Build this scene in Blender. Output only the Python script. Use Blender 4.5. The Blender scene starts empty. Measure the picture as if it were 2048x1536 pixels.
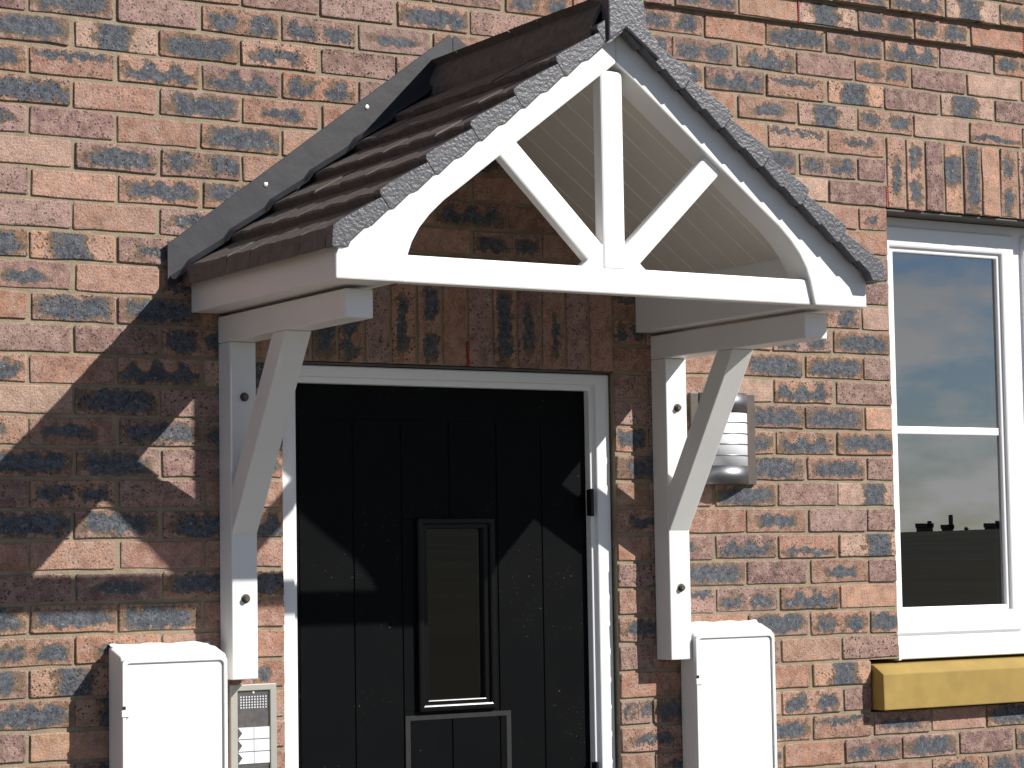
import bpy, bmesh, math, random
from mathutils import Vector, Matrix

# ---------------------------------------------------------------- scene, camera, light
S = bpy.context.scene
C = S.collection
Z0 = 2.925                                   # height of the reference bed joint above the ground
R = math.radians

cam = bpy.data.cameras.new('camera')
camo = bpy.data.objects.new('camera', cam)
C.objects.link(camo)
pitch, roll, yaw = 0.07455223, 0.01601115, -0.55438390
cam.sensor_width = 36.0
cam.lens = 4640.3366 / 2048 * 36.0
cam.clip_start = 0.05
cam.clip_end = 6000
Mz = Matrix.Rotation(yaw, 3, 'Z'); Mx = Matrix.Rotation(pitch, 3, 'X'); My = Matrix.Rotation(roll, 3, 'Y')
M = Mz @ Mx @ My                              # columns: right, forward, up
right, fwd, up = M.col[0], M.col[1], M.col[2]
m4 = Matrix(((right.x, up.x, -fwd.x, -2.0394005), (right.y, up.y, -fwd.y, -5.3028474),
             (right.z, up.z, -fwd.z, -1.3320437 + Z0), (0, 0, 0, 1)))
camo.matrix_world = m4
S.camera = camo

SUN = Vector((0.922, -1.0, 0.952)).normalized()  # towards the sun
w = bpy.data.worlds.new('World'); S.world = w; w.use_nodes = True
nt = w.node_tree; nt.nodes.clear()
N = nt.nodes.new; L = nt.links.new
wo = N('ShaderNodeOutputWorld'); bg = N('ShaderNodeBackground'); sky = N('ShaderNodeTexSky')
sky.sky_type = 'NISHITA'; sky.sun_disc = False
sky.sun_elevation = math.asin(SUN.z); sky.sun_rotation = math.atan2(SUN.x, SUN.y)
sky.altitude = 60; sky.air_density = 1.0; sky.dust_density = 0.15; sky.ozone_density = 2.5
tc = N('ShaderNodeTexCoord'); mp = N('ShaderNodeMapping'); mp.inputs['Scale'].default_value = (1, 1, 2.6)
ns = N('ShaderNodeTexNoise'); ns.inputs['Scale'].default_value = 11.0; ns.inputs['Detail'].default_value = 6; ns.inputs['Roughness'].default_value = 0.58
rp = N('ShaderNodeValToRGB'); rp.color_ramp.elements[0].position = 0.45; rp.color_ramp.elements[1].position = 0.60
bw = N('ShaderNodeRGBToBW'); mm = N('ShaderNodeMath'); mm.operation = 'MULTIPLY'; mm.inputs[1].default_value = 1.35
cc = N('ShaderNodeCombineColor'); mx = N('ShaderNodeMix'); mx.data_type = 'RGBA'
mf = N('ShaderNodeMath'); mf.operation = 'MULTIPLY'; mf.inputs[1].default_value = 0.85
L(tc.outputs['Generated'], mp.inputs['Vector']); L(mp.outputs[0], ns.inputs['Vector']); L(ns.outputs['Fac'], rp.inputs['Fac'])
tn = N('ShaderNodeVectorMath'); tn.operation = 'MULTIPLY'; tn.inputs[1].default_value = (0.86, 0.96, 1.16); L(sky.outputs[0], tn.inputs[0])
L(sky.outputs[0], bw.inputs[0]); L(bw.outputs[0], mm.inputs[0])
for i in range(3): L(mm.outputs[0], cc.inputs[i])
L(rp.outputs['Color'], mf.inputs[0]); L(mf.outputs[0], mx.inputs['Factor']); L(tn.outputs[0], mx.inputs['A']); L(cc.outputs[0], mx.inputs['B'])
L(mx.outputs['Result'], bg.inputs['Color']); bg.inputs['Strength'].default_value = 0.056
L(bg.outputs[0], wo.inputs[0])

sl = bpy.data.lights.new('sun', 'SUN'); sl.energy = 5.0; sl.angle = R(0.55); sl.color = (1.0, 0.965, 0.91)
so = bpy.data.objects.new('sun', sl); C.objects.link(so)
so.rotation_euler = SUN.to_track_quat('Z', 'Y').to_euler()
so.location = SUN * 30

S.render.engine = 'CYCLES'
S.view_settings.view_transform = 'Standard'; S.view_settings.look = 'None'
S.view_settings.gamma = 1.0; S.view_settings.use_curve_mapping = False
S.view_settings.exposure = 0.34
S.cycles.max_bounces = 6; S.cycles.diffuse_bounces = 3; S.cycles.glossy_bounces = 3; S.cycles.transparent_max_bounces = 8

# ---------------------------------------------------------------- materials
def new_mat(name):
    m = bpy.data.materials.new(name); m.use_nodes = True
    return m, m.node_tree, m.node_tree.nodes['Principled BSDF']

def setin(node, **kw):
    for k, v in kw.items():
        node.inputs[k.replace('_', ' ')].default_value = v

def plain(name, col, rough=0.5, metal=0.0, var=0.12, scale=18.0, bump=0.0, bscale=120.0, bdist=0.002, spec=0.5, det=5):
    m, t, b = new_mat(name)
    n, l = t.nodes.new, t.links.new
    b.inputs['Roughness'].default_value = rough; b.inputs['Metallic'].default_value = metal
    b.inputs['Specular IOR Level'].default_value = spec
    g = n('ShaderNodeNewGeometry'); no = n('ShaderNodeTexNoise'); setin(no, Scale=scale, Detail=det, Roughness=0.6)
    l(g.outputs['Position'], no.inputs['Vector'])
    mr = n('ShaderNodeMapRange'); setin(mr, From_Min=0.3, From_Max=0.7, To_Min=1 - var, To_Max=1 + var)
    l(no.outputs['Fac'], mr.inputs['Value'])
    mu = n('ShaderNodeVectorMath'); mu.operation = 'SCALE'; mu.inputs[0].default_value = col
    l(mr.outputs[0], mu.inputs['Scale']); l(mu.outputs[0], b.inputs['Base Color'])
    if bump:
        nb = n('ShaderNodeTexNoise'); setin(nb, Scale=bscale, Detail=4.0); l(g.outputs['Position'], nb.inputs['Vector'])
        bp = n('ShaderNodeBump'); setin(bp, Strength=bump, Distance=bdist); l(nb.outputs['Fac'], bp.inputs['Height'])
        l(bp.outputs[0], b.inputs['Normal'])
    return m

WHITE = plain('white_grp', (0.835, 0.825, 0.80), 0.38, var=0.03, scale=6, bump=0.06, bscale=60)
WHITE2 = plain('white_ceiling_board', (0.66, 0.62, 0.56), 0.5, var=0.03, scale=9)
GROOVE = plain('white_groove_strip', (0.86, 0.85, 0.82), 0.4, var=0.02)
UPVC = plain('white_upvc', (0.85, 0.85, 0.85), 0.28, var=0.02, scale=5)
BOXM = plain('meter_box_grp', (0.84, 0.83, 0.80), 0.5, var=0.04, scale=8, bump=0.12, bscale=220, bdist=0.001)
TILE = plain('brown_roof_tile', (0.122, 0.105, 0.092), 0.7, var=0.3, scale=45, bump=0.6, bscale=420, bdist=0.002)
VERGE = plain('dark_grey_hammered_verge', (0.082, 0.080, 0.090), 0.42, var=0.10, scale=50, bump=0.5, bscale=120, bdist=0.005, det=2)
FLASH = plain('grey_flashing', (0.043, 0.042, 0.047), 0.5, var=0.14, scale=7, bump=0.25, bscale=18, bdist=0.006, spec=0.3)
DARK = plain('dark_gap', (0.012, 0.011, 0.010), 0.8)
BOLT = plain('rusty_bolt', (0.13, 0.11, 0.085), 0.45, metal=0.6, var=0.4, scale=300)
SCREW = plain('bright_screw', (0.6, 0.58, 0.52), 0.35, metal=0.9)
STEEL = plain('brushed_steel', (0.25, 0.25, 0.26), 0.42, metal=1.0, var=0.04)
PLATE = plain('dark_bronze_plate', (0.085, 0.068, 0.055), 0.5, var=0.2)
DIFF = plain('opal_diffuser', (0.82, 0.83, 0.86), 0.4, var=0.01)
ALU = plain('silver_grey_plastic', (0.37, 0.36, 0.32), 0.4, metal=0.0, var=0.05)
PANEL = plain('dark_intercom_panel', (0.10, 0.095, 0.09), 0.35, var=0.25, scale=80)
CARD = plain('white_name_card', (0.74, 0.76, 0.80), 0.3, var=0.02)
RED = plain('red_plastic', (0.36, 0.035, 0.02), 0.5)
REDB = plain('red_sprayer', (0.6, 0.03, 0.04), 0.4)
BLUE = plain('blue_label', (0.04, 0.07, 0.32), 0.4)
HINGE = plain('black_hinge', (0.02, 0.02, 0.02), 0.4, metal=0.5)
SILL = plain('yellow_cast_stone', (0.34, 0.228, 0.058), 0.85, var=0.12, scale=14, bump=0.35, bscale=500, bdist=0.001)
LINT = plain('steel_lintel', (0.10, 0.09, 0.08), 0.6, var=0.2)
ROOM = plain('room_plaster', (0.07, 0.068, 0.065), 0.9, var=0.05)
ROOMF = plain('room_floor', (0.06, 0.05, 0.04), 0.7)
PAVE = plain('pale_concrete_paving', (0.12, 0.11, 0.095), 0.9, var=0.2, scale=3, bump=0.3, bscale=90)
GRASS = plain('rough_grass', (0.075, 0.072, 0.058), 0.95, var=0.12, scale=0.05, spec=0.0)
FARW = plain('far_brick', (0.20, 0.15, 0.13), 0.9, spec=0.0)
FARR = plain('far_roof', (0.04, 0.035, 0.035), 0.9, spec=0.0)
LEAF = plain('dark_foliage', (0.075, 0.075, 0.066), 0.9, var=0.15, scale=.05, spec=0.0)
TRUNK = plain('bark', (0.06, 0.045, 0.03), 0.9)

def brick_material():
    m, t, b = new_mat('multi_brick')
    n, l = t.nodes.new, t.links.new
    def attr(name):
        a = n('ShaderNodeAttribute'); a.attribute_name = name; return a
    def math_(op, a, bb=None, clamp=False):
        k = n('ShaderNodeMath'); k.operation = op; k.use_clamp = clamp
        for i, v in enumerate((a, bb)):
            if v is None: continue
            if isinstance(v, (int, float)): k.inputs[i].default_value = v
            else: l(v, k.inputs[i])
        return k.outputs[0]
    def rng(v, a, bb, c=0.0, d=1.0, smooth=True):
        k = n('ShaderNodeMapRange'); k.interpolation_type = 'SMOOTHSTEP' if smooth else 'LINEAR'
        setin(k, From_Min=a, From_Max=bb, To_Min=c, To_Max=d); l(v, k.inputs['Value']); return k.outputs[0]
    uv = attr('buv'); sp = n('ShaderNodeSeparateXYZ'); l(uv.outputs['Vector'], sp.inputs[0])
    U, V, SD = sp.outputs
    cb = n('ShaderNodeCombineXYZ'); l(math_('MULTIPLY', U, 3.3), cb.inputs[0]); l(V, cb.inputs[1]); l(math_('MULTIPLY', SD, 37.0), cb.inputs[2])
    P = cb.outputs[0]
    def noise(scale, det=3.0, off=0.0, rough=0.6):
        k = n('ShaderNodeTexNoise'); setin(k, Scale=scale, Detail=det, Roughness=rough)
        if off:
            vm = n('ShaderNodeVectorMath'); vm.inputs[1].default_value = (off, off, off); l(P, vm.inputs[0]); l(vm.outputs[0], k.inputs['Vector'])
        else: l(P, k.inputs['Vector'])
        return k.outputs['Fac']
    a1 = attr('blob'); s1 = n('ShaderNodeSeparateColor'); l(a1.outputs['Color'], s1.inputs[0])
    a2 = attr('blob2'); s2 = n('ShaderNodeSeparateColor'); l(a2.outputs['Color'], s2.inputs[0])
    cx, hx, cy = s1.outputs[:3]; hy = a1.outputs['Alpha']
    cx2, hx2, bite = s2.outputs; stren = a2.outputs['Alpha']
    n1 = math_('MULTIPLY', math_('SUBTRACT', noise(1.1, 2), 0.5), 0.8)
    n2 = math_('MULTIPLY', math_('SUBTRACT', noise(1.3, 2, 5.3), 0.5), 1.7)
    fine = math_('MULTIPLY', math_('SUBTRACT', noise(5.0, 2, 1.7, 0.7), 0.5), 0.18)
    un = math_('ADD', U, n1); vn = math_('ADD', V, n2)
    def box(c, h):
        du = math_('DIVIDE', math_('ABSOLUTE', math_('SUBTRACT', un, c)), h)
        dv = math_('DIVIDE', math_('ABSOLUTE', math_('SUBTRACT', vn, cy)), hy)
        d = math_('POWER', math_('ADD', math_('POWER', du, 4.0), math_('POWER', dv, 4.0)), 0.25)
        return math_('ADD', d, fine)
    d = math_('MINIMUM', box(cx, hx), box(cx2, hx2))
    # round kiln marks bitten out along the upper edge
    fu = math_('SUBTRACT', math_('FRACT', math_('ADD', math_('MULTIPLY', U, 1.55), math_('MULTIPLY', SD, 7.0))), 0.5)
    fu = math_('MULTIPLY', fu, 2.13)
    fv = math_('SUBTRACT', V, 0.55)
    rr = math_('POWER', math_('ADD', math_('MULTIPLY', fu, fu), math_('MULTIPLY', fv, fv)), 0.5)
    rr = math_('ADD', rr, math_('MULTIPLY', fine, 0.6))
    bm_ = math_('MULTIPLY', rng(rr, 0.82, 0.46), bite)
    mask = math_('MULTIPLY', math_('MULTIPLY', rng(d, 1.42, 0.62), stren), math_('SUBTRACT', 1.0, bm_), clamp=True)
    base = attr('base')
    hsv = n('ShaderNodeHueSaturation'); l(base.outputs['Color'], hsv.inputs['Color'])
    big = noise(0.9, 3, 9.1, 0.66)
    l(rng(big, 0.3, 0.7, 0.68, 1.28, False), hsv.inputs['Value'])
    # pinkish bloom drift
    mixp = n('ShaderNodeMix'); mixp.data_type = 'RGBA'; mixp.inputs['B'].default_value = (0.43, 0.29, 0.235, 1)
    l(math_('MULTIPLY', rng(noise(1.1, 3, 21.0), 0.42, 0.66), 0.65), mixp.inputs['Factor']); l(hsv.outputs[0], mixp.inputs['A'])
    tan = n('ShaderNodeMix'); tan.data_type = 'RGBA'; tan.inputs['B'].default_value = (0.20, 0.130, 0.080, 1)
    l(rng(mask, 0.02, 0.38), tan.inputs['Factor']); l(mixp.outputs['Result'], tan.inputs['A'])
    dark = n('ShaderNodeMix'); dark.data_type = 'RGBA'
    dk = n('ShaderNodeMix'); dk.data_type = 'RGBA'; dk.inputs['A'].default_value = (0.066, 0.072, 0.085, 1); dk.inputs['B'].default_value = (0.145, 0.155, 0.172, 1)
    l(rng(noise(2.0, 3, 3.3, 0.75), 0.35, 0.72), dk.inputs['Factor'])
    l(rng(mask, 0.34, 0.86), dark.inputs['Factor']); l(tan.outputs['Result'], dark.inputs['A']); l(dk.outputs['Result'], dark.inputs['B'])
    # burnt pits
    vo = n('ShaderNodeTexVoronoi'); vo.inputs['Scale'].default_value = 4.2; l(P, vo.inputs['Vector'])
    pit = rng(vo.outputs['Distance'], 0.46, 0.26)
    gate = rng(noise(2.2, 2, 14.0), 0.44, 0.56)
    pit = math_('MULTIPLY', math_('MULTIPLY', pit, gate), base.outputs['Alpha'], clamp=True)
    pm = n('ShaderNodeMix'); pm.data_type = 'RGBA'; pm.inputs['B'].default_value = (0.028, 0.024, 0.026, 1)
    l(pit, pm.inputs['Factor']); l(dark.outputs['Result'], pm.inputs['A'])
    # grain and pale bloom flecks
    gr = n('ShaderNodeVectorMath'); gr.operation = 'SCALE'; l(pm.outputs['Result'], gr.inputs[0])
    l(rng(noise(10.0, 2, 2.2, 0.8), 0.25, 0.75, 0.60, 1.40, False), gr.inputs['Scale'])
    fl = n('ShaderNodeMix'); fl.data_type = 'RGBA'; fl.inputs['B'].default_value = (0.5, 0.44, 0.36, 1)
    l(math_('MULTIPLY', rng(noise(2.4, 3, 31.0, 0.7), 0.60, 0.74), 0.55), fl.inputs['Factor']); l(gr.outputs[0], fl.inputs['A'])
    l(fl.outputs['Result'], b.inputs['Base Color'])
    b.inputs['Roughness'].default_value = 0.82; b.inputs['Specular IOR Level'].default_value = 0.3
    h = noise(5.5, 3, 0.9, 0.8)
    bp = n('ShaderNodeBump'); setin(bp, Strength=0.9, Distance=0.0045); l(h, bp.inputs['Height']); l(bp.outputs[0], b.inputs['Normal'])
    return m
BRICK = brick_material()
MORTAR = plain('buff_mortar', (0.29, 0.235, 0.16), 0.95, var=0.2, scale=26, bump=0.8, bscale=260, bdist=0.003)

def door_material():
    m, t, b = new_mat('black_door_paint'); n, l = t.nodes.new, t.links.new
    g = n('ShaderNodeNewGeometry')
    no = n('ShaderNodeTexNoise'); setin(no, Scale=160.0, Detail=2.0); l(g.outputs['Position'], no.inputs['Vector'])
    r1 = n('ShaderNodeMapRange'); setin(r1, From_Min=0.70, From_Max=0.76); l(no.outputs['Fac'], r1.inputs['Value'])
    no2 = n('ShaderNodeTexNoise'); setin(no2, Scale=7.0, Detail=6.0); l(g.outputs['Position'], no2.inputs['Vector'])
    r2 = n('ShaderNodeMapRange'); setin(r2, From_Min=0.4, From_Max=0.7, To_Min=0.0, To_Max=0.35); l(no2.outputs['Fac'], r2.inputs['Value'])
    a = n('ShaderNodeMix'); a.data_type = 'RGBA'; a.inputs['A'].default_value = (0.0034, 0.0037, 0.0042, 1); a.inputs['B'].default_value = (0.007, 0.0074, 0.0078, 1); l(r2.outputs[0], a.inputs['Factor'])
    c = n('ShaderNodeMix'); c.data_type = 'RGBA'; c.inputs['B'].default_value = (0.16, 0.16, 0.16, 1); gt = n('ShaderNodeMath'); gt.operation = 'MULTIPLY'; l(r1.outputs[0], gt.inputs[0]); rg = n('ShaderNodeMapRange'); setin(rg, From_Min=0.48, From_Max=0.66); l(no2.outputs['Fac'], rg.inputs['Value']); l(rg.outputs[0], gt.inputs[1]); l(gt.outputs[0], c.inputs['Factor']); l(a.outputs['Result'], c.inputs['A'])
    l(c.outputs['Result'], b.inputs['Base Color'])
    b.inputs['Roughness'].default_value = 0.45; b.inputs['Specular IOR Level'].default_value = 0.06
    bp = n('ShaderNodeBump'); setin(bp, Strength=0.12, Distance=0.002); l(no2.outputs['Fac'], bp.inputs['Height']); l(bp.outputs[0], b.inputs['Normal'])
    return m
DOOR = door_material()
def residue_material():
    m, t, b = new_mat('dusty_tape_residue'); n, l = t.nodes.new, t.links.new
    g = n('ShaderNodeNewGeometry')
    no = n('ShaderNodeTexNoise'); setin(no, Scale=45.0, Detail=6.0, Roughness=0.8); l(g.outputs['Position'], no.inputs['Vector'])
    r = n('ShaderNodeMapRange'); setin(r, From_Min=0.42, From_Max=0.72); l(no.outputs['Fac'], r.inputs['Value'])
    a = n('ShaderNodeMix'); a.data_type = 'RGBA'; a.inputs['A'].default_value = (0.009, 0.0095, 0.010, 1); a.inputs['B'].default_value = (0.017, 0.017, 0.0165, 1)
    l(r.outputs[0], a.inputs['Factor']); l(a.outputs['Result'], b.inputs['Base Color']); b.inputs['Roughness'].default_value = 0.8
    return m
RESID = residue_material()
GLOSSB = plain('gloss_black_moulding', (0.005, 0.005, 0.0055), 0.25, spec=0.2)

def glass_material(name, tint, boost):
    m = bpy.data.materials.new(name); m.use_nodes = True
    t = m.node_tree; t.nodes.clear(); n, l = t.nodes.new, t.links.new
    o = n('ShaderNodeOutputMaterial'); tr = n('ShaderNodeBsdfTransparent'); tr.inputs[0].default_value = (*tint, 1)
    gl = n('ShaderNodeBsdfGlossy'); gl.inputs['Roughness'].default_value = 0.0
    fr = n('ShaderNodeFresnel'); fr.inputs[0].default_value = 1.52
    mu = n('ShaderNodeMath'); mu.operation = 'MULTIPLY'; mu.inputs[1].default_value = boost; mu.use_clamp = True
    mixs = n('ShaderNodeMixShader'); l(fr.outputs[0], mu.inputs[0]); l(mu.outputs[0], mixs.inputs[0])
    l(tr.outputs[0], mixs.inputs[1]); l(gl.outputs[0], mixs.inputs[2]); l(mixs.outputs[0], o.inputs[0])
    return m
GLASS = glass_material('double_glazing', (0.72, 0.76, 0.74), 6.5)
DGLASS = glass_material('door_lite_glass', (0.45, 0.47, 0.44), 3.6)

# ---------------------------------------------------------------- helpers
ORIG = {}
def thing(name, loc, label=None, cat=None, group=None, kind=None):
    o = bpy.data.objects.new(name, None); C.objects.link(o)
    o.location = loc; o.empty_display_size = 0.2
    ORIG[o.name] = Vector(loc)
    if label: o['label'] = label
    if cat: o['category'] = cat
    if group: o['group'] = group
    if kind: o['kind'] = kind
    return o

def mesh_obj(name, verts, faces, mat, parent=None, smooth=False):
    """verts in house coordinates (z measured from the reference bed joint)."""
    org = ORIG[parent.name] if parent is not None else Vector((0, 0, 0))
    me = bpy.data.meshes.new(name)
    me.from_pydata([(v[0] - org.x, v[1] - org.y, v[2] + Z0 - org.z) for v in verts], [], faces)
    if isinstance(mat, (list, tuple)):
        for q in mat: me.materials.append(q)
    else: me.materials.append(mat)
    if smooth:
        for p in me.polygons: p.use_smooth = True
    me.update()
    o = bpy.data.objects.new(name, me); C.objects.link(o)
    if parent is not None: o.parent = parent
    ORIG[o.name] = org
    return o

def bm_obj(name, bm, mat, parent=None, smooth=False):
    org = ORIG[parent.name] if parent is not None else Vector((0, 0, 0))
    bmesh.ops.recalc_face_normals(bm, faces=bm.faces[:])
    for v in bm.verts: v.co = (v.co.x - org.x, v.co.y - org.y, v.co.z + Z0 - org.z)
    me = bpy.data.meshes.new(name); bm.to_mesh(me); bm.free()
    me.materials.append(mat)
    if smooth:
        for p in me.polygons: p.use_smooth = True
    o = bpy.data.objects.new(name, me); C.objects.link(o)
    if parent is not None: o.parent = parent
    ORIG[o.name] = org
    return o

def add_box(bm, x0, x1, y0, y1, z0, z1):
    vs = [bm.verts.new(p) for p in ((x0, y0, z0), (x1, y0, z0), (x1, y1, z0), (x0, y1, z0), (x0, y0, z1), (x1, y0, z1), (x1, y1, z1), (x0, y1, z1))]
    for f in ((3, 2, 1, 0), (4, 5, 6, 7), (0, 1, 5, 4), (1, 2, 6, 5), (2, 3, 7, 6), (3, 0, 4, 7)): bm.faces.new([vs[i] for i in f])
    return vs

def add_prism(bm, poly, a0, a1, axis='y'):
    def P(p, a): return (p[0], a, p[1]) if axis == 'y' else (a, p[0], p[1]) if axis == 'x' else (p[0], p[1], a)
    A = [bm.verts.new(P(p, a0)) for p in poly]; B = [bm.verts.new(P(p, a1)) for p in poly]
    bm.faces.new(A); bm.faces.new(B[::-1])
    n = len(poly)
    for i in range(n): bm.faces.new((A[i], A[(i + 1) % n], B[(i + 1) % n], B[i]))

def bevel(bm, off, seg=2, ang=25):
    bmesh.ops.recalc_face_normals(bm, faces=bm.faces[:])
    es = [e for e in bm.edges if len(e.link_faces) == 2 and e.calc_face_angle(0) > R(ang)]
    bmesh.ops.bevel(bm, geom=es, offset=off, segments=seg, affect='EDGES', profile=0.5, clamp_overlap=True)

def box(name, x0, x1, y0, y1, z0, z1, mat, parent, bev=0.003, seg=2):
    bm = bmesh.new(); add_box(bm, x0, x1, y0, y1, z0, z1)
    if bev: bevel(bm, bev, seg)
    return bm_obj(name, bm, mat, parent)

def prism(name, poly, a0, a1, mat, parent, axis='y', bev=0.003, seg=2, ang=25):
    bm = bmesh.new(); add_prism(bm, poly, a0, a1, axis)
    if bev: bevel(bm, bev, seg, ang)
    return bm_obj(name, bm, mat, parent)

def lathe(bm, prof, c, axis='y', n=20):
    """prof: (radius, offset along axis) list, open surface of revolution, closed by centre fans when r=0."""
    rings = []
    for r, a in prof:
        ring = []
        for k in range(n):
            t = 2 * math.pi * k / n
            u, v = r * math.cos(t), r * math.sin(t)
            p = (c[0] + u, c[1] + a, c[2] + v) if axis == 'y' else (c[0] + u, c[1] + v, c[2] + a)
            ring.append(bm.verts.new(p))
        rings.append(ring)
    for A, B in zip(rings, rings[1:]):
        for k in range(n): bm.faces.new((A[k], A[(k + 1) % n], B[(k + 1) % n], B[k]))
    bm.faces.new(rings[0]); bm.faces.new(rings[-1][::-1])

# ---------------------------------------------------------------- ground
def ground_sheet(name, x0, x1, y0, y1, z, mat):
    o = mesh_obj(name, [(x0, y0, z - Z0), (x1, y0, z - Z0), (x1, y1, z - Z0), (x0, y1, z - Z0)], [(0, 1, 2, 3)], mat)
    o['kind'] = 'structure'; return o
ground_sheet('ground', -3000, 3000, -3000, 3000, 0.0, GRASS)
ground_sheet('paving', -7, 12, -9, 0.3, 0.006, PAVE)

# ---------------------------------------------------------------- the house front
house = thing('brick_house', (1.06, 0, 0), 'multicoloured red and blue-grey brick house front with black door and white window', 'house')
HB, CR = 0.1125, 0.075          # half brick, course
DL, DR = 5, 14                  # door opening (half bricks)
WL, WR = 23, 34                 # window opening
rnd = random.Random(11)

def proj_of(r):                 # corbelled courses high on the wall
    return -0.018 if r == -4 else (-0.036 if r < -4 else 0.0)

# mortar: slabs recessed behind the brick faces
bm = bmesh.new()
MY = 0.0046
X0, X1, ZT, ZB = -2.7, 5.85, 1.5, -Z0
e = 0.004
def slab(x0, x1, z0, z1, y=MY): add_box(bm, x0, x1, y, 0.102, z0, z1)
# courses: r=-4 spans z .225...300, r<-4 above .300, everything else below .225
slab(X0, X1, 0.3045, ZT, MY - 0.036)
slab(X0, X1, 0.2285, 0.3045, MY - 0.018)
zt = 0.2285
zs = -4 * CR                     # window soldier bottom / opening top
zd = -11 * CR                    # door opening top
zw = -24 * CR                    # under the stone sill
slab(X0, X1, -0.3 + e, zt)
slab(X0, WL * HB - e, zd + e, -0.3 + e)
slab(WR * HB + e, X1, zd + e, -0.3 + e)
slab(X0, DL * HB - e, zw - e, zd + e)
slab(DR * HB + e, WL * HB - e - 0.1125, zw - e, zd + e)
slab(WL * HB - e - 0.1125, WL * HB - e, -22 * CR, zd + e)
slab(WR * HB + e, X1, zw - e, zd + e)
slab(X0, DL * HB - e, ZB, zw - e)
slab(DR * HB + e, X1, ZB, zw - e)
wall = bm_obj('wall', bm, MORTAR, house)

PAL = {'o': ((.39, .205, .125), (.36, .205, .135), (.40, .23, .155), (.33, .18, .118)),
       'y': ((.48, .275, .165), (.46, .30, .21)),
       'p': ((.285, .170, .130), (.25, .148, .120), (.31, .195, .155))}
def look(code, half):
    """colours and scorch marks of one brick: base, blob, blob2"""
    q = rnd.random
    f = 1.0 if not half else 0.5
    base = rnd.choice(PAL['o']) if q() < .7 else rnd.choice(PAL['p'])
    sp = 0.35 + 0.6 * q()
    b1 = [0.0, 0.01, 0.0, 0.01]; b2 = [9.0, 0.05, 0.0, 0.0]
    if code == 'd': b1 = [(q() - .5) * .12 * f, (.80 + .12 * q()) * f, (q() - .5) * .25, .62 + .2 * q()]; b2 = [9., .05, .25 * q(), 1.0]
    elif code == 'e': b1 = [(q() - .5) * .25 * f, (.48 + .22 * q()) * f, (q() - .5) * .35, .30 + .16 * q()]; b2 = [9., .05, .2 * q(), .92]
    elif code == 'k': b1 = [(q() - .5) * .1 * f, (.80 + .1 * q()) * f, -.12, .62 + .15 * q()]; b2 = [9., .05, 1.0, 1.0]
    elif code == 'm': b1 = [-.50 * f, .36 * f, (q() - .5) * .3, .55 + .2 * q()]; b2 = [.50 * f, (.30 + .1 * q()) * f, .55 * q(), .95]
    elif code == 'h': b1 = [(q() - .3) * .5 * f, .42 * f, .0, 1.3]; b2 = [9., .05, .3 * q(), .95]; base = rnd.choice(PAL['y'])
    elif code == 's': b1 = [0., .85 * f, .5 if q() < .6 else -.5, .26]; b2 = [9., .05, 0., .95]
    elif code == 'o': base = rnd.choice(PAL['o']); sp *= .6
    elif code == 'y': base = rnd.choice(PAL['y']); sp *= .25
    elif code == 'p': base = rnd.choice(PAL['p']); sp = .65 + .35 * q()
    j = .88 + .30 * q()
    return (base[0] * j * .98, base[1] * j * (.96 + .06 * q()), base[2] * j * 1.08, sp), b1, b2

def brick_geo(x0, x1, z0, z1, yf, seed, vert=False):
    """outline ring + chamfer + slightly inset face, all a little irregular"""
    r = random.Random(seed)
    J = lambda s: r.uniform(-s, s)
    w, h = x1 - x0, z1 - z0
    c = 0.0032
    pts = []
    nx, nz = (1, 3) if vert else ((3, 0) if w > .15 else (1, 0))
    def side(a, b, n):
        for k in range(n):
            t = (k + 1) / (n + 1); pts.append((a[0] + (b[0] - a[0]) * t, a[1] + (b[1] - a[1]) * t))
    pts.append((x0 + c, z0)); side((x0 + c, z0), (x1 - c, z0), nx); pts.append((x1 - c, z0))
    pts.append((x1, z0 + c)); side((x1, z0 + c), (x1, z1 - c), nz); pts.append((x1, z1 - c))
    pts.append((x1 - c, z1)); side((x1 - c, z1), (x0 + c, z1), nx); pts.append((x0 + c, z1))
    pts.append((x0, z1 - c)); side((x0, z1 - c), (x0, z0 + c), nz); pts.append((x0, z0 + c))
    pts = [(p[0] + J(.0012), p[1] + J(.0014)) for p in pts]
    mx_, mz_ = (x0 + x1) / 2, (z0 + z1) / 2
    n = len(pts); V = []; 
    tx, tz = J(.006), J(.02); dy = J(.0011)
    Y = lambda p, o: yf + o + dy + (p[0] - mx_) * tx + (p[1] - mz_) * tz
    for p in pts: V.append((p[0], 0.101, p[1]))
    for p in pts: V.append((p[0], Y(p, .0016 + J(.0006)), p[1]))
    for p in pts:
        k = .0011 + r.uniform(0, .0012)
        ix = p[0] + (k if p[0] < mx_ else -k) * min(1, abs(p[0] - mx_) / (w * .3)); iz = p[1] + (k if p[1] < mz_ else -k) * min(1, abs(p[1] - mz_) / (h * .3))
        V.append((ix, Y((ix, iz), J(.0004)), iz))
    F = []
    for a in (0, 1):
        for k in range(n):
            F.append((a * n + k, a * n + (k + 1) % n, (a + 1) * n + (k + 1) % n, (a + 1) * n + k))
    F.append(tuple(range(2 * n, 3 * n)))
    sd = r.random()
    UV = []
    for v in V:
        u_, v_ = (v[0] - mx_) / .1075, (v[2] - mz_) / .0325
        if vert: u_, v_ = (v[2] - mz_) / .1075, (v[0] - mx_) / .0325
        UV.append((u_, v_, sd))
    return V, F, UV

def set_attr(me, name, typ, data):
    a = me.attributes.new(name, typ, 'POINT')
    flat = [x for v in data for x in v]
    a.data.foreach_set('vector' if typ == 'FLOAT_VECTOR' else 'color', flat)

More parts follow.
